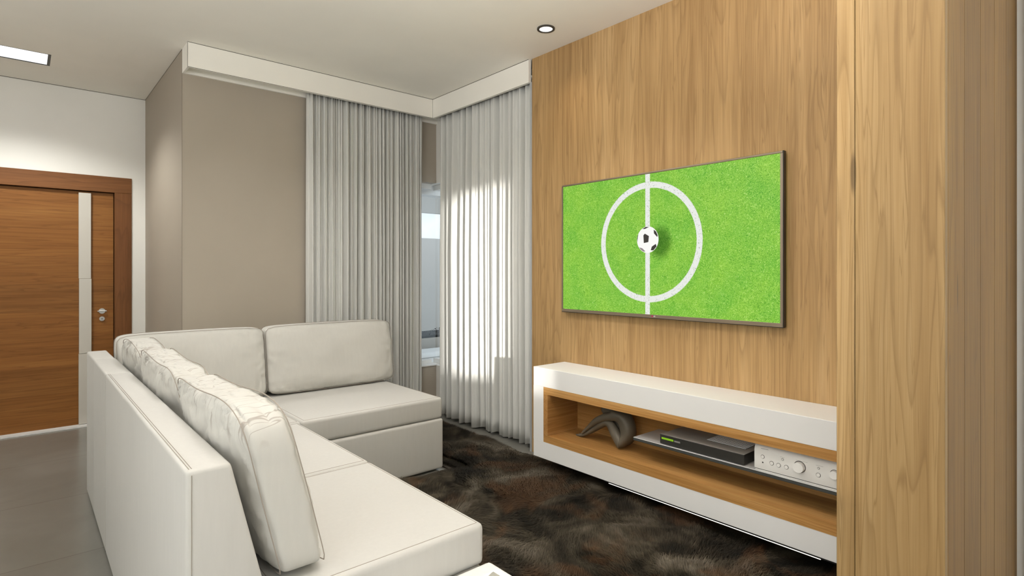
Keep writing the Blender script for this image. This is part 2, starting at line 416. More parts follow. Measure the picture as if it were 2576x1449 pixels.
obj('window_frame', Bx(3.10, 3.17, 3.951, 4.0, oz0 + .045, oz1 - .05), M['win_frame'], win2)
obj('window_pane', Bx(3.13, 3.136, 4.0, 4.73, oz0 + .045, oz1 - .05), glass, win2)

# ------------------------------------------------------------------ outdoors beyond the window
struct('ground', Bx(1.0, 9, 4.9, 12, -.15, -.02), M['patio_slab'])
struct('patio_roof', Bx(1.05, 8, 4.95, 6.9, 2.46, 2.58), M['patio_ceiling'])
struct('patio_beam', Bx(1.05, 8, 4.80, 4.949, 2.12, 2.58), M['win_frame'])
struct('patio_fascia', Bx(1.05, 8, 6.901, 7.0, 2.20, 2.58), M['patio_ceiling'])
gw = struct('garden_wall', Bx(2.0, 9, 8.3, 8.45, -.02, 1.93), M['garden_wall'])
bed = thing('outdoor_daybed', 'white upholstered outdoor daybed seen through the gap between the curtains', 'daybed', (4.0, 5.4, -.02))
obj('base', Bx(3.05, 5.0, 4.98, 5.78, -.02, .25, bev=.01), M['daybed'], bed)
obj('mattress', Bx(3.04, 5.02, 4.97, 5.80, .252, .36, bev=.03, seg=4), M['daybed'], bed, smooth=True, wn=True)
obj('bolster', Bx(3.04, 5.02, 5.50, 5.80, .362, .43, bev=.03, seg=4), M['daybed'], bed, smooth=True, wn=True)
pl = thing('garden_planter', 'grey-brown rendered planter bed behind the outdoor daybed', 'planter', (4.2, 6.2, -.02))
bm = Bx(3.0, 6.0, 5.95, 6.5, -.02, .53, bev=.006)
obj('trough', bm, M['planter'], pl)
bm = bmesh.new(); rr = random.Random(3)
for i in range(1600):
    x = rr.uniform(3.05, 5.95); y = rr.uniform(5.98, 6.46); z = .53 + rr.random() * (.07 + .05 * math.sin(x * 9))
    a = rr.uniform(0, 2 * PI); L = rr.uniform(.02, .05); d = Vector((math.cos(a), math.sin(a), rr.uniform(-.2, .7))) * L; s = Vector((-math.sin(a), math.cos(a), 0)) * L * .3
    p = Vector((x, y, z)); vs = [bm.verts.new(p - d * .5), bm.verts.new(p + s), bm.verts.new(p + d), bm.verts.new(p - s)]; bm.faces.new(vs)
box(bm, 3.05, 5.95, 5.98, 6.46, .525, .56)
lv = obj('foliage', bm, M['leaf'], pl); lv['label'] = 'low dark planting'

# ------------------------------------------------------------------ entrance door
door = struct('door_1', Bx(-.46, .628, 6.225, 6.265, .012, 2.057), M['door'])
bm = bmesh.new(); box(bm, -.60, .763, 6.188, 6.29, 2.064, 2.2035, bev=.002, seg=1)
obj('door_frame', bm, M['door_frame'], door)
bm = bmesh.new(); box(bm, .634, .7625, 6.188, 6.29, .0, 2.063, bev=.002, seg=1); box(bm, -.5995, -.466, 6.188, 6.29, .0, 2.063, bev=.002, seg=1)
obj('door_frame', bm, M['door_jamb'], door)
obj('door_light_block', Bx(-.62, .775, 6.30, 6.34, 0, 2.23), M['outline'], door)  # unseen dark backing added to stop light leaking round the door
pu = obj('door_pull', Bx(.377, .464, 6.196, 6.225, 1.2915, 2.044, bev=.003), M['pull'], door); pu['label'] = 'full height satin metal pull in three lengths'
obj('pull_section', Bx(.379, .467, 6.192, 6.225, .6355, 1.290, bev=.003), M['pull'], pu)
obj('pull_section', Bx(.377, .464, 6.196, 6.225, .016, .634, bev=.003), M['pull'], pu)
bm = cyl(bmesh.new(), (.544, 6.225, 1.0), (.544, 6.214, 1.0), .024); k = obj('lock_turn', bm, M['steel'], door, smooth=True, wn=True)
obj('turn_bar', Bx(.510, .578, 6.200, 6.2145, .995, 1.005, bev=.002), M['steel'], k)
bm = cyl(bmesh.new(), (.544, 6.225, .931), (.544, 6.216, .931), .020); k = obj('keyhole_plate', bm, M['steel'], door, smooth=True, wn=True)
obj('keyhole', cyl(bmesh.new(), (.544, 6.2165, .931), (.544, 6.215, .931), .004), M['amp_dark'], k)
struct('baseboard_entrance', Bx(-.464, .632, 6.15, 6.224, 0.0, .013), M['white_lacquer'])
struct('baseboard_hall', Bx(-1.6, -.601, 6.185, 6.199, 0.0, .07, bev=.002), M['white_lacquer'])

# ------------------------------------------------------------------ ceiling lamps
lp = thing('recessed_panel_light', 'long white rectangular light recessed in the ceiling near the entrance door', 'ceiling light', (-.437, 5.517, H))
bm = bmesh.new()
x0, x1, y0, y1 = -1.04, .166, 5.365, 5.67
box(bm, x0, x1, y0, y0 + .010, H, H + .018); box(bm, x0, x1, y1 - .006, y1, H, H + .018)
box(bm, x0, x0 + .018, y0 + .010, y1 - .006, H, H + .018); box(bm, x1 - .018, x1, y0 + .010, y1 - .006, H, H + .018)
obj('trim_frame', bm, M['black_trim'], lp)
obj('diffuser', Bx(x0 + .018, x1 - .018, y0 + .010, y1 - .006, H + .006, H + .012), M['glow_panel'], lp)
dl = thing('round_downlight', 'small round downlight with a dark ring in the ceiling beside the timber wall', 'ceiling light', (2.60, 2.65, H))
def ringm(bm, c, r0, r1, z0, z1, n=48, mi=0):
    R = []
    for (r, z) in ((r0, z0), (r1, z0), (r1, z1), (r0, z1)):
        R.append([bm.verts.new((c[0] + r * math.cos(2 * PI * k / n), c[1] + r * math.sin(2 * PI * k / n), z)) for k in range(n)])
    for i in range(4):
        a, b = R[i], R[(i + 1) % 4]
        for k in range(n):
            f = bm.faces.new((a[k], a[(k + 1) % n], b[(k + 1) % n], b[k])); f.material_index = mi
    return bm
obj('bezel', ringm(bmesh.new(), (2.60, 2.65), .044, .058, H - .008, H), M['black_trim'], dl, smooth=True, wn=True)
obj('lens', cyl(bmesh.new(), (2.60, 2.65, H - .004), (2.60, 2.65, H), .0435), M['glow'], dl)

# ------------------------------------------------------------------ curtains
def curtain(name, label, p0, p1, ztop, zbot, nf, amp, seed, nrm):
    """hanging cloth from p0 to p1 (x,y); folds along nrm; returns one closed sheet with thickness"""
    rr = random.Random(seed)
    root = thing(name, label, 'curtain', ((p0[0] + p1[0]) / 2, (p0[1] + p1[1]) / 2, zbot))
    # irregular fold centres
    ws = [rr.uniform(.5, 1.7) for _ in range(nf)]; s = sum(ws); ph = [0]
    for w in ws: ph.append(ph[-1] + w / s)
    am = [rr.uniform(.38, 1.0) for _ in range(nf)]; sh = [rr.uniform(-.35, .35) for _ in range(nf)]
    N = nf * 22; NZ = 26
    bm = bmesh.new(); grid = []
    dx, dy = p1[0] - p0[0], p1[1] - p0[1]; Lr = math.hypot(dx, dy)
    for j in range(NZ + 1):
        v = j / NZ; z = ztop + (zbot - ztop) * v; row = []
        for i in range(N + 1):
            u = i / N
            uu = min(max(u + .006 * math.sin(v * 2.5 + u * 19 + seed) * v * math.sin(PI * u), 0), 1)
            k = 0
            while k < nf - 1 and ph[k + 1] < uu: k += 1
            t = (uu - ph[k]) / (ph[k + 1] - ph[k])
            t2 = min(max(t + sh[k] * math.sin(PI * t) * .35, 0), 1)
            c = math.cos(2 * PI * t2); c = math.copysign(abs(c) ** .75, c)
            a = amp * am[k] * (.55 + .45 * min(1, v * 2.2))
            w = .5 - .5 * c
            d = a * (w - .5) * 1.6
            # secondary small folds that fade downwards
            d += amp * .24 * math.sin(uu * nf * 2 * PI * 2.3 + seed) * (1 - .6 * v)
            row.append(bm.verts.new((p0[0] + dx * u + nrm[0] * d, p0[1] + dy * u + nrm[1] * d, z + (0.012 * math.sin(uu * 40) if j == NZ else 0))))
        grid.append(row)
    for a, b in zip(grid, grid[1:]):
        for i in range(N): bm.faces.new((a[i], a[i + 1], b[i + 1], b[i]))
    o = obj('cloth', bm, M['curtain'], root, smooth=True)
    md = o.modifiers.new('thick', 'SOLIDIFY'); md.thickness = .0022; md.offset = 0
    # heading rail
    bm = bmesh.new()
    a0 = Vector((p0[0], p0[1], ztop + .006)); a1 = Vector((p1[0], p1[1], ztop + .006))
    tube(bm, [a0, a1], .006); obj('track', bm, M['win_frame'], root)
    return root
ct = zb + .031
curtain('curtain', 'pale grey pleated curtain on the taupe wall, hanging behind the sofa', (1.745, 4.525), (2.822, 4.525), ct, .03, 22, .046, 5, (0, -1))
curtain('curtain', 'sunlit pale grey pleated curtain between the wall corner and the timber panelling', (2.965, 4.43), (2.955, 3.135), ct, .025, 14, .068, 11, (-1, 0))

# ------------------------------------------------------------------ sofa
SZ = .495; CT = .14
sofa = thing('corner_sofa', 'large ivory fabric corner sofa with a chaise end, standing on grey tiles and rug', 'sofa', (.9, 3.0, 0))
def seat(x0, x1, y0, y1):
    bm = Bx(x0, x1, y0, y1, SZ - CT, SZ, bev=.022, seg=4)
    o = obj('seat_cushion', bm, M['sofa'], sofa, smooth=True, wn=True)
    p = bmesh.new(); i = .019; z = SZ - .0001
    lp_ = [(x0 + i, y0 + i, z), (x1 - i, y0 + i, z), (x1 - i, y1 - i, z), (x0 + i, y1 - i, z), (x0 + i, y0 + i, z)]
    for a, b in zip(lp_, lp_[1:]): tube(p, [a, b], .0011)
    obj('seam', p, M['piping'], o)
    return o
seat(.50, 1.190, 1.512, 2.350); seat(.50, 1.190, 2.352, 3.212)
seat(.50, 1.205, 3.214, 4.13); seat(1.207, 2.168, 3.214, 4.13)
def base(x0, x1, y0, y1, z1=SZ - CT - .002):
    o = obj('base', Bx(x0, x1, y0, y1, .014, z1, bev=.02, seg=4), M['sofa'], sofa, smooth=True, wn=True)
    return o
base(.42, 1.186, 1.516, 3.212); base(.42, 1.205, 3.214, 4.25); base(1.207, 2.172, 3.210, 4.25)
# sloped backrests (outer face vertical, inner face raked)
prof = [(.302, .012), (.58, .012), (.50, .47), (.405, .862), (.302, .862)]
obj('backrest', prism(bmesh.new(), prof, 'y', 1.560, 3.298, bev=.012), M['sofa'], sofa, smooth=True, wn=True)
bm = prism(bmesh.new(), prof, 'y', 3.301, 3.90, bev=.012)
prism(bm, [(.302, .012), (.402, .012), (.402, .862), (.302, .862)], 'y', 3.89, 4.32, bev=.012)
obj('backrest', bm, M['sofa'], sofa, smooth=True, wn=True)
prof2 = [(4.32, .012), (4.08, .012), (4.155, .47), (4.235, .862), (4.32, .862)]
obj('backrest', prism(bmesh.new(), prof2, 'x', .45, 2.06, bev=.012), M['sofa'], sofa, smooth=True, wn=True)
# top stitch lines on the long back
p = bmesh.new()
for xx in (.312, .318): tube(p, [(xx, 1.575, .8625), (xx, 3.29, .8625)], .0009)
tube(p, [(.315, 1.5595, .85), (.315, 1.5595, .02)], .0009)
obj('seam', p, M['piping'], sofa)
for (x, y) in ((.40, 1.66), (1.08, 1.66), (.40, 4.18), (2.06, 3.32), (2.06, 4.1)):
    obj('foot', cyl(bmesh.new(), (x, y, .0005 if x < 1.2 else .0125), (x, y, .03), .022), M['black_trim'], sofa)

def pillow(name, label, W_, H_, T_, origin, ux, uz, un, seed, group, crease=0.0):
    """loose back cushion: origin = centre of its bottom front edge; ux width, uz up, un = towards the back"""
    ux, uz, un = Vector(ux).normalized(), Vector(uz).normalized(), Vector(un).normalized()
    bm = bmesh.new(); bmesh.ops.create_cube(bm, size=2)
    bmesh.ops.subdivide_edges(bm, edges=bm.edges[:], cuts=39, use_grid_fill=True)
    org = Vector(origin)
    for v in bm.verts:
        a, b, c = v.co
        # a width, b height, c thickness
        pp = 7 if (crease and b > -.2) else 16
        m_ = max(abs(a), abs(b)); pab = max((abs(a) ** pp + abs(b) ** pp) ** (1 / pp), 1e-6); g_ = m_ / pab
        q_ = max(m_, abs(c)) / (m_ ** 9 + abs(c) ** 9) ** (1 / 9)
        A, B, Cc = a * g_ * q_, b * g_ * q_, c * q_
        bulge = (1 - abs(A) ** 3.2) * (1 - abs(B) ** 3.2)
        th = .66 + .34 * bulge ** .6
        if B > 0: th *= 1 - .06 * B
        sag = (.012 * math.sin(A * 3 + seed) * (B > 0) * B) if crease else 0
        q = Vector((A * 2.1 + seed * 3, B * 1.6, Cc * .9 + seed))
        n1 = noise.noise(q) * .009
        rim = min(1, max(0, (max(abs(A), abs(B)) - .55) / .45))
        wr = noise.noise(Vector((A * 9 * W_ / .6 + seed * 5, B * 3.5, seed))) ; wr = (abs(wr) ** .8) * -.016 * (rim + .15)
        if abs(B) > .8: wr += .004 * noise.noise(Vector((A * 26, seed, Cc * 2))) 
        if crease:
            rg = 1 - abs(noise.noise(Vector((A * W_ * 9 + B * .8, B * 2.2 + Cc * 1.1, seed * 2))) * 2.2)
            rg2 = 1 - abs(noise.noise(Vector((A * W_ * 17 - B * 2, B * 4 + Cc * 2, seed * 4))) * 2.2)
            wr -= crease * (1 - abs(A) ** 10) * (max(0, rg) ** 3 * .012 + max(0, rg2) ** 3 * .006) * (.45 + .55 * max(B, 0))
            sag -= crease * max(0, rg) ** 3 * .010 * (B > .85)
        x = A * W_ / 2 * (1 - .022 * (1 - abs(B)) * 0 - .012 * abs(B) ** 4)
        y = H_ / 2 + B * H_ / 2 * (1 - .03 * abs(A) ** 3) + sag
        t = Cc * (T_ / 2) * th + (n1 + wr) * (1 if Cc > 0 else -1) * (abs(Cc) ** 2)
        v.co = org + ux * x + uz * y + un * (T_ / 2 - t)
    o = obj(name, bm, M['creased'] if crease else M['cushion'], None, smooth=True)
    tagp(o, label, 'cushion', group)
    # two welted seams running round the border
    for side in (-1, 1):
        s = bmesh.new(); pts = []
        K = 96
        for k in range(K + 1):
            th_ = 2 * PI * k / K; ca, sa = math.cos(th_), math.sin(th_)
            e_ = 7 if (crease and sa > 0) else 16; r_ = (abs(ca) ** e_ + abs(sa) ** e_) ** (-1 / e_)
            A, B = ca * r_, sa * r_
            thk = .66 * (1 - .06 * max(B, 0))
            x = A * W_ / 2 * .994; y = H_ / 2 + B * H_ / 2 * (1 - .03 * abs(A) ** 3) * .995 + ((.012 * math.sin(A * 3 + seed) * (B > 0) * B) if crease else 0)
            t = side * T_ / 2 * thk * .90
            pts.append(org + ux * x + uz * y + un * (T_ / 2 - t))
        tube(s, pts, .0016, 6)
        obj('welt', s, M['piping'], o)
    return o
GR = 'loose back cushions along the sofa'
t1 = math.radians(10)
# along the taupe wall
pillow('back_cushion', 'ivory back cushion at the chaise end, in front of the curtain', .955, .475, .215, (1.745, 3.925, SZ + .010), (1, -.02, 0), (0, math.sin(t1), math.cos(t1)), (0, 1, 0), 1.3, GR)
pillow('back_cushion', 'ivory back cushion in the sofa corner, in front of the bare taupe wall', .84, .475, .215, (.84, 3.925, SZ + .010), (1, 0, 0), (0, math.sin(t1), math.cos(t1)), (0, 1, 0), 2.1, GR)
# along the long side
t2 = math.radians(13.5)
up = (-math.sin(t2), 0, math.cos(t2)); bk = (-1, 0, 0)
for lab, yc, wd, sd_ in (('ivory back cushion nearest the viewer on the long side of the sofa', 1.985, .845, 3.7),
                         ('creased ivory cushion in the middle of the three along the long side', 2.825, .80, 5.2),
                         ('creased ivory cushion farthest back of the three along the long side', 3.565, .66, 7.9)):
    pillow('back_cushion', lab, wd, .49, .208, (.704, yc, SZ + .010), (0, 1, 0), up, bk, sd_, GR, 1.0)

# footstool in the near corner
st = thing('footstool', 'white footstool with a grey strap, against the near end of the sofa', 'footstool', (.98, 1.24, 0))
obj('cushion_top', Bx(.74, 1.205, 1.0, 1.503, .25, .368, bev=.02, seg=4), M['stool'], st, smooth=True, wn=True)
obj('base', Bx(.755, 1.19, 1.015, 1.49, .0, .249, bev=.01), M['stool'], st)
bm = bmesh.new(); path = [(1.165, 1.415, .3695), (1.150, 1.408, .3725), (1.10, 1.385, .3735), (1.0, 1.34, .3725), (.9, 1.30, .370)]
prev = None
for x, y, z in path:
    a = bm.verts.new((x, y + .018, z)); b = bm.verts.new((x, y - .018, z)); c = bm.verts.new((x, y - .018, z - .003)); d = bm.verts.new((x, y + .018, z - .003))
    if prev:
        for i in range(4): bm.faces.new((prev[i], prev[(i + 1) % 4], (a, b, c, d)[(i + 1) % 4], (a, b, c, d)[i]))
    else: bm.faces.new((a, b, c, d))
    prev = (a, b, c, d)
bm.faces.new(prev[::-1])
obj('strap', bm, M['strap'], st)

# ------------------------------------------------------------------ fur rug
rug = thing('fur_rug', 'dark brown long-haired fur rug on the floor between sofa and media cabinet', 'rug', (2.0, 2.0, 0))
RX0, RX1, RY0, RY1 = 1.222, 2.80, .74, 4.20
def edge_x(y): return RX1 + .022 * math.sin(y * 3.1) + .016 * math.sin(y * 7.3 + 1)
def edge_y(x): return RY1 + .03 * math.sin(x * 4.0) 
bm = bmesh.new(); pts = []
n = 60
for k in range(n + 1): y = RY0 + (RY1 - RY0) * k / n; pts.append((edge_x(y), y))
for k in range(1, n + 1): x = RX1 + (2.195 - RX1) * k / n; pts.append((x, edge_y(x)))
pts += [(2.195, 3.185), (RX0, 3.185), (RX0, RY0)]
prism(bm, pts, 'z', .0012, .011)
fb = mat('rug_hide', (.03, .022, .014), .9); obj('hide', bm, fb, rug)
NB = 340000
rs = np.random.RandomState(11)
# denser where the camera looks
x = rs.uniform(RX0, RX1 + .03, NB * 2); y = rs.uniform(RY0, RY1 + .02, NB * 2)
keep = (x < 2.80 + .022 * np.sin(y * 3.1) + .016 * np.sin(y * 7.3 + 1)) & (y < RY1 + .03 * np.sin(x * 4.0))
keep &= ~((x < 1.235)) & ~((x < 2.215) & (y > 3.150))
keep |= (x < 2.80) & False
x = x[keep][:NB]; y = y[keep][:NB]; NB = len(x)
ang = -.75 + 1.3 * np.sin(x * 2.3 + y * 1.7) + .9 * np.sin(y * 3.9 - x * 2.9 + 1.3) + .5 * np.sin(x * 9 + y * 6) + rs.normal(0, .20, NB)
clump = .5 + .5 * np.sin(x * 13 + 2.2 * np.sin(y * 7)) * np.sin(y * 11 + 1.9 * np.sin(x * 8))
L = (.062 + .030 * clump) * rs.uniform(.7, 1.15, NB)
lift = .22 + .22 * clump + rs.normal(0, .06, NB)
# keep tips short beside the sofa, under the cabinet and at the border
L *= np.where(((x < 1.29) & (y < 3.2)) | ((x < 2.29) & (y > 3.09)), .45, 1)
L *= np.where(x > 2.72, .6, 1)
d = np.stack([np.cos(ang), np.sin(ang), np.zeros(NB)], 1); sd = np.stack([-np.sin(ang), np.cos(ang), np.zeros(NB)], 1)
root_ = np.stack([x, y, np.full(NB, .010)], 1)
hz = np.clip(lift, .12, .75)
midp = root_ + d * (L * .42)[:, None]; midp[:, 2] += L * (.30 + .62 * hz)
tip = root_ + d * (L * .98)[:, None]; tip[:, 2] += L * (.18 + .62 * hz)
w = (.0011 * rs.uniform(.7, 1.3, NB))[:, None]
V = np.stack([root_ - sd * w, root_ + sd * w, midp + sd * w * .9, midp - sd * w * .9, tip], 1).reshape(-1, 3).astype(np.float32)
idx = np.arange(NB)[:, None] * 5
F4 = (idx + np.array([0, 1, 2, 3])).ravel(); F3 = (idx + np.array([3, 2, 4])).ravel()
me = bpy.data.meshes.new('pile')
me.vertices.add(len(V)); me.vertices.foreach_set('co', V.ravel())
loops = np.concatenate([F4, F3]); me.loops.add(len(loops)); me.loops.foreach_set('vertex_index', loops.astype(np.int32))
me.polygons.add(2 * NB)
ls = np.concatenate([np.arange(NB) * 4, 4 * NB + np.arange(NB) * 3]).astype(np.int32)
me.polygons.foreach_set('loop_start', ls)
me.polygons.foreach_set('use_smooth', np.ones(2 * NB, dtype=bool))
me.update(calc_edges=True); me.validate()
def furmat():
    m = mat('fur_pile', (.05, .04, .028), .75, spec=.2); t = NT(m)
    c = t.coord((1.0, 1.0, .001)); a = t.noise(c, 2.1, 3, .6, 1.2); b = t.noise(t.coord((1, 1, .001), loc=(5, 3, 0)), 3.4, 3, .5, .8)
    f = t.noise(t.coord((30, 30, 1)), 1, 2)
    c1 = t.ramp(a, [(.30, (.006, .005, .003)), (.44, (.022, .017, .010)), (.56, (.080, .064, .042)), (.70, (.19, .16, .12))])
    c2 = t.mix(t.ramp(b, [(.52, (0, 0, 0)), (.66, (1, 1, 1))]), c1, t.mix(.5, c1, (.13, .060, .024)))
    c3 = t.mix(.5, c2, t.ramp(f, [(.3, (.45, .45, .45)), (.7, (1, 1, 1))]), 'MULTIPLY')
    t.l(c3, t.b.inputs['Base Color']); return m
me.materials.append(furmat())
pile = bpy.data.objects.new('pile', me); COL.objects.link(pile); pile.parent = rug; pile.matrix_parent_inverse = world_of(rug).inverted()
pile['kind'] = 'stuff'

# ------------------------------------------------------------------ media cabinet
CX0, CX1, CY0, CY1, CZ0, CZ1 = 2.595, XW - .001, .625, 2.764, .120, .716
cab = thing('media_cabinet', 'long white wall-hung media cabinet with an open oak-lined niche, below the television', 'cabinet', (2.74, 1.7, CZ0))
OY1, OZ0, OZ1 = 2.667, .232, .593
bm = bmesh.new(); bv = dict(bev=.0015, seg=1)
box(bm, CX0, CX1, CY0, CY1, OZ1, CZ1, **bv); obj('top_panel', bm, M['white_lacquer'], cab)
obj('bottom_panel', Bx(CX0, CX1, CY0, CY1, CZ0, OZ0, **bv), M['white_lacquer'], cab)
obj('end_panel', Bx(CX0, CX1, OY1, CY1, OZ0, OZ1), M['white_lacquer'], cab)
obj('niche_lining', Bx(CX0 - .001, CX1, CY0, OY1, OZ1 - .046, OZ1), M['niche'], cab)['label'] = 'oak lining above the niche'
obj('niche_lining', Bx(CX0 - .001, CX1, CY0, OY1, OZ0, OZ0 + .046), M['niche'], cab)['label'] = 'oak floor of the niche'
obj('niche_lining', Bx(CX0 - .001, CX1, OY1 - .038, OY1, OZ0 + .046, OZ1 - .046), M['niche_end'], cab)['label'] = 'oak end of the niche'
obj('niche_back', Bx(CX1 - .012, CX1, CY0, OY1 - .038, OZ0 + .046, OZ1 - .046), M['niche'], cab)
sh = obj('glass_shelf', Bx(2.631, CX1 - .013, CY0, 1.974, .391, .4095, bev=.002, seg=1), [M['glass_shelf'], M['shelf_edge']], cab)
for pgon in sh.data.polygons:
    if pgon.normal.z < .7: pgon.material_index = 1
sh['label'] = 'thin pale shelf with a dark grey edge'
obj('led_strip', Bx(2.5965, 2.6015, .961, 2.123, .1098, .1128), M['led'], cab)['label'] = 'thin lit strip under the cabinet'
obj('led_channel', Bx(2.598, 2.62, .90, 2.16, .1128, .1198), M['tv_black'], cab)

# ------------------------------------------------------------------ receiver on the shelf
RZ = .410
rc = thing('set_top_box', 'flat dark grey receiver with a green display and striped vent, on the niche shelf', 'receiver', (2.76, 1.56, RZ))
cs = obj('case', Bx(2.640, 2.872, 1.323, 1.80, RZ + .003, .463, bev=.0015, seg=1), [M['dark_case'], M['case_top']], rc)
for pgon in cs.data.polygons:
    if pgon.normal.z > .9: pgon.material_index = 1
obj('display', Bx(2.6385, 2.640, 1.716, 1.789, .4385, .4485), M['green'], rc)['label'] = 'lit green display'
obj('button', Bx(2.6385, 2.640, 1.675, 1.710, .4385, .4465), M['grey_label'], rc)
for yy in (1.36, 1.76):
    obj('foot', Bx(2.66, 2.68, yy - .01, yy + .01, RZ, RZ + .003), M['dark_case'], rc)
bm = bmesh.new(); box(bm, 2.728, 2.866, 1.36, 1.575, .4631, .4636, mi=1)
for i in range(9):
    xx = 2.732 + i * .0152
    box(bm, xx, xx + .0082, 1.362, 1.573, .4636, .4656, mi=0)
obj('vent', bm, [M['vent_white'], M['tv_black']], rc)['label'] = 'white and black striped vent'

# ------------------------------------------------------------------ amplifier on the shelf
am = thing('amplifier', 'champagne silver hi-fi amplifier with round knobs, on the niche shelf beside the pier', 'amplifier', (2.75, 1.0, RZ))
AY0, AY1 = .84, 1.271
obj('case', Bx(2.66, 2.868, AY0 + .006, AY1 - .006, RZ + .012, .526, bev=.002), M['amp'], am)
prf = [(2.662, .418), (2.640, .418), (2.637, .424), (2.637, .505), (2.641, .520), (2.650, .530), (2.662, .5325)]
obj('front_panel', prism(bmesh.new(), prf, 'y', AY0, AY1), M['amp'], am, smooth=True, wn=True)
obj('lower_lip', Bx(2.641, 2.69, AY0 + .002, AY1 - .002, RZ + .0002, .4155, bev=.001, seg=1), M['amp'], am)
obj('lip_gap', Bx(2.640, 2.662, AY0 + .001, AY1 - .001, .4155, .4185), M['amp_dark'], am)
def knob(y, z, r, dep, name='button', groove=True):
    k = obj(name, cyl(bmesh.new(), (2.637, y, z), (2.637 - dep, y, z), r, r * .94), M['amp'], am, smooth=True, wn=True)
    if groove:
        bm = bmesh.new(); n = 40; R = []
        for rr_ in (r, r + max(.0014, r * .10)):
            R.append([bm.verts.new((2.6364, y + rr_ * math.cos(2 * PI * q / n), z + rr_ * math.sin(2 * PI * q / n))) for q in range(n)])
        R2 = [[bm.verts.new((v.co.x + .0006, v.co.y, v.co.z)) for v in ring] for ring in R]
        for q in range(n):
            w_ = (q + 1) % n
            bm.faces.new((R[0][q], R[0][w_], R[1][w_], R[1][q])); bm.faces.new((R[1][q], R[1][w_], R2[1][w_], R2[1][q]))
        obj('groove', bm, M['amp_dark'], k)
    return k
knob(1.063, .475, .0235, .022, 'volume_knob')['label'] = 'largest knob'
knob(.918, .479, .0185, .016, 'selector_knob')
knob(1.231, .479, .0075, .003); knob(1.189, .459, .0085, .003); knob(1.157, .458, .0085, .003); knob(1.122, .458, .0085, .003)
knob(.985, .459, .0085, .003); knob(1.139, .489, .004, .002); knob(.984, .489, .0035, .002)
obj('socket', cyl(bmesh.new(), (2.637, 1.231, .452), (2.6365, 1.231, .452), .0035), M['amp_dark'], am)
for bb in ((2.6395, 2.6400, 1.205, 1.240, .5150, .5165), (2.6366, 2.6372, 1.03, 1.08, .5010, .5016),
           (2.6366, 2.6372, .965, .995, .5000, .5006), (2.6366, 2.6372, 1.13, 1.15, .4985, .4990)):
    obj('printed_line', Bx(*bb), M['grey_label'], am)

# ------------------------------------------------------------------ bronze figure
fg = thing('figurine', 'dark bronze figurine of a crouching figure bent over its knees, in the niche', 'figurine', (2.74, 2.14, .278))
def skin(name, verts, edges, m, parent, sub=2, root=0):
    me = bpy.data.meshes.new(name); me.from_pydata([v[:3] for v in verts], edges, []); me.materials.append(m)
    o = bpy.data.objects.new(name, me); COL.objects.link(o); o.parent = parent; o.matrix_parent_inverse = world_of(parent).inverted()
    md = o.modifiers.new('skin', 'SKIN'); md.use_smooth_shade = True
    for i, v in enumerate(verts):
        r = v[3] * 1.2; me.skin_vertices[0].data[i].radius = (r, r) if not isinstance(r, tuple) else r
        me.skin_vertices[0].data[i].use_root = (i == root)
    s = o.modifiers.new('sub', 'SUBSURF'); s.levels = sub; s.render_levels = sub
    return o
vs = []; es = []
def add(p, r, link=None):
    vs.append((*p, r)); k = len(vs) - 1
    if link is not None: es.append((link, k))
    return k
X0 = 2.755
hip = add((X0, 2.112, .320), .042)
w1 = add((X0, 2.096, .372), .043, hip); w2 = add((X0, 2.108, .425), .046, w1); w3 = add((X0, 2.135, .466), .046, w2)
ch = add((X0, 2.172, .494), .038, w3); nk = add((X0, 2.225, .502), .024, ch); hd = add((X0 - .004, 2.268, .494), .026, nk); hd2 = add((X0 - .006, 2.296, .476), .024, hd)
for s in (-1, 1):
    ox = X0 + s * .030
    b = add((ox, 2.138, .315), .033, hip); m1 = add((ox, 2.166, .358), .031, b); kn = add((ox, 2.214, .420), .024, m1)
    kn2 = add((ox, 2.246, .424), .021, kn); sh_ = add((ox * .7 + X0 * .3, 2.315, .386), .0165, kn2); s2 = add((ox * .5 + X0 * .5, 2.385, .336), .0125, sh_)
    an = add((ox * .5 + X0 * .5, 2.440, .301), .0095, s2); ft = add((ox * .5 + X0 * .5, 2.466, .290), .0090, an); toe = add((ox * .5 + X0 * .5, 2.512, .284), .0050, ft)
    sx = X0 + s * .052
    so = add((X0 + s * .044, 2.180, .474), .026, ch); el = add((sx * .8 + X0 * .2, 2.255, .452), .021, so); e2 = add((sx * .75 + X0 * .25, 2.325, .415), .0175, el)
    wr = add((sx * .6 + X0 * .4, 2.395, .358), .0100, e2); ha = add((sx * .6 + X0 * .4, 2.425, .330), .0080, wr); fi = add((sx * .6 + X0 * .4, 2.450, .308), .0048, ha)
body = skin('body', vs, es, M['bronze'], fg, 2, hip)
body['label'] = 'seated body, knees raised, arms along the shins'

# ------------------------------------------------------------------ television
tv = thing('television', 'large flat television on the timber wall showing a football on a green pitch', 'television', (2.87, 1.99, 1.07))
TY0, TY1, TZ0, TZ1 = 1.230, 2.748, 1.074, 1.9535
SY0, SY1, SZ0, SZ1 = 1.243, 2.736, 1.094, 1.941
TX = 2.850
bm = bmesh.new()
box(bm, TX, TX + .03, TY0, TY1, SZ1, TZ1, bev=.005, seg=3); box(bm, TX, TX + .03, TY0, TY1, TZ0, SZ0, bev=.001, seg=1)
box(bm, TX, TX + .03, TY0, SY0, SZ0, SZ1); box(bm, TX, TX + .03, SY1, TY1, SZ0, SZ1)
obj('frame', bm, M['tv_frame'], tv)
obj('back', Bx(TX + .03, XW - .0005, TY0 + .10, TY1 - .10, TZ0 + .08, TZ1 - .08), M['tv_black'], tv)
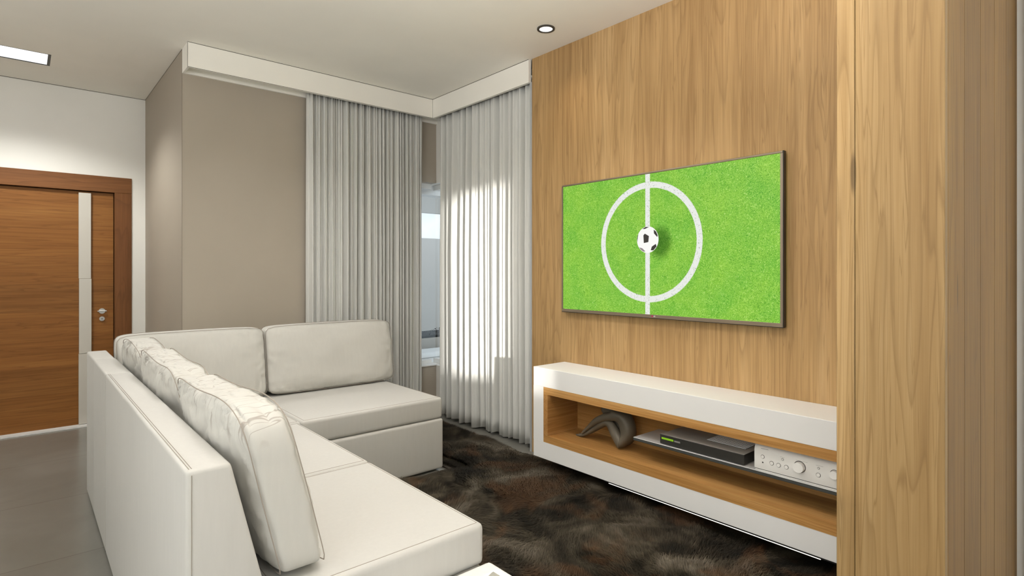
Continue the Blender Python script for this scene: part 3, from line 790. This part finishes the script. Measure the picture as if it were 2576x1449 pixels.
# thin dark side edge
bm = bmesh.new(); box(bm, TX + .002, TX + .03, TY0 - .003, TY0 + .0005, TZ0, TZ1); box(bm, TX + .002, TX + .03, TY0, TY1, TZ0 - .003, TZ0 + .0002)
obj('edge', bm, M['tv_black'], tv)
# picture on the screen
def screen_mat():
    m = mat('screen_picture', (0, 0, 0), .35, spec=.2); t = NT(m)
    c = t.n('ShaderNodeTexCoord'); sp = t.n('ShaderNodeSeparateXYZ'); t.l(c.outputs['Object'], sp.inputs[0])
    Y, Z = sp.outputs[1], sp.outputs[2]
    v = t.n('ShaderNodeCombineXYZ'); t.l(Y, v.inputs[1]); t.l(Z, v.inputs[2]); v = v.outputs[0]
    n1 = t.noise(v, 80, 6, .78, 2.6); n2 = t.noise(v, 6, 3, .5); n3 = t.noise(v, 210, 3, .6, 3.0)
    g = t.ramp(n1, [(.34, (.02, .12, .01)), (.43, (.10, .38, .025)), (.51, (.25, .62, .055)), (.58, (.46, .80, .13)), (.68, (.80, .97, .50))])
    g = t.mix(t.ramp(n3, [(.60, (0, 0, 0)), (.72, (1, 1, 1))]), g, (.07, .30, .03))
    g = t.mix(.22, g, t.ramp(n2, [(.35, (.14, .52, .05)), (.65, (.48, .80, .08))]))
    # brightness falls off slightly to the right of the picture (as in the picture itself)
    # white paint: halfway line and ring
    def dist(cy, cz, sy=1.0, sz=1.0):
        a = t.math('MULTIPLY', t.math('SUBTRACT', Y, cy), sy); b = t.math('MULTIPLY', t.math('SUBTRACT', Z, cz), sz)
        return t.math('SQRT', t.math('ADD', t.math('MULTIPLY', a, a), t.math('MULTIPLY', b, b)))
    jit = t.math('MULTIPLY', t.math('SUBTRACT', n3, .5), .012)
    ring = t.math('LESS_THAN', t.math('ABSOLUTE', t.math('SUBTRACT', t.math('ADD', dist(2.031, 1.53), jit), .3445)), .0185)
    line = t.math('LESS_THAN', t.math('ABSOLUTE', t.math('ADD', t.math('SUBTRACT', Y, 2.033), jit)), .0165)
    wmask = t.math('MAXIMUM', ring, line)
    specks = t.ramp(t.noise(v, 120, 2, .6, 1.5), [(.33, (.25, .33, .20)), (.39, (.90, .92, .87))])
    col = t.mix(wmask, g, specks)
    # soft shadow in the photographed picture, part of the screen image
    sh1 = t.ramp(dist(1.945, 1.525, 1.0, .85), [(.0, (.20, .32, .18)), (.055, (.34, .45, .3)), (.095, (1, 1, 1))])
    col = t.mix(1.0, col, sh1, 'MULTIPLY')
    t.l(col, t.b.inputs['Emission Color']); t.b.inputs['Emission Strength'].default_value = .80
    return m
M['screen'] = screen_mat()
M['ball_w'] = mat('picture_white', (0, 0, 0), .4, emit=(.97, .96, .93), es=.85)
M['ball_b'] = mat('picture_black', (0, 0, 0), .4, emit=(.028, .024, .02), es=1)
M['ball_g'] = mat('picture_grey', (0, 0, 0), .4, emit=(.24, .20, .20), es=1)
bm = bmesh.new(); sx_ = TX + .003
def poly(pts, x, mi):
    f = bm.faces.new([bm.verts.new((x, a, b)) for a, b in pts]); f.material_index = mi
box(bm, sx_, sx_ + .004, SY0 - .001, SY1 + .001, SZ0 - .001, SZ1 + .001, mi=0)
poly([(2.0325 + .0775 * math.cos(2 * PI * k / 64), 1.5445 + .0800 * math.sin(2 * PI * k / 64)) for k in range(64)], sx_ - .0004, 1)
for pg, mi in (([(2.063, 1.572), (2.052, 1.582), (2.023, 1.566), (2.027, 1.53), (2.06, 1.525)], 2),
               ([(1.989, 1.603), (1.972, 1.59), (1.961, 1.567), (1.964, 1.557), (1.987, 1.58)], 2),
               ([(1.974, 1.517), (1.969, 1.501), (1.991, 1.479), (2.010, 1.48), (2.002, 1.502)], 2),
               ([(2.094, 1.5), (2.071, 1.494), (2.048, 1.474), (2.063, 1.473), (2.083, 1.486)], 3),
               ([(2.071, 1.612), (2.052, 1.610), (2.021, 1.621), (2.046, 1.622)], 2),
               ([(2.100, 1.581), (2.104, 1.557), (2.107, 1.53), (2.1085, 1.555), (2.105, 1.572)], 2)):
    poly(pg, sx_ - .0008, mi)
obj('screen', bm, [M['screen'], M['ball_w'], M['ball_b'], M['ball_g']], tv)['label'] = 'football on a white centre circle and halfway line'
# maker's mark on the lower frame
M['mark_red'] = mat('mark_red', (.55, .015, .10), .4); M['mark_white'] = mat('mark_white', (.8, .8, .78), .4, emit=(.7, .7, .68), es=.4)
bm = cyl(bmesh.new(), (TX + .0002, 1.9975, 1.0845), (TX - .0008, 1.9975, 1.0845), .0052, n=24)
lg = obj('maker_mark', bm, M['mark_red'], tv); lg['label'] = 'small red disc beside white lettering'
fc = bpy.data.curves.new('lettering', 'FONT'); fc.body = 'LG'; fc.size = .0105; fc.extrude = .0004; fc.align_x = 'CENTER'; fc.align_y = 'CENTER'
fo = bpy.data.objects.new('tmp', fc); COL.objects.link(fo)
dg = bpy.context.evaluated_depsgraph_get(); lm = bpy.data.meshes.new_from_object(fo.evaluated_get(dg))
lm.transform(Matrix.Translation((TX - .0004, 1.982, 1.0845)) @ Matrix.Rotation(-PI / 2, 4, 'Z') @ Matrix.Rotation(PI / 2, 4, 'X'))
COL.objects.unlink(fo); bpy.data.objects.remove(fo)
lm.materials.clear(); lm.materials.append(M['mark_white'])
lo = bpy.data.objects.new('lettering', lm); COL.objects.link(lo); lo.parent = lg; lo.matrix_parent_inverse = world_of(lg).inverted()
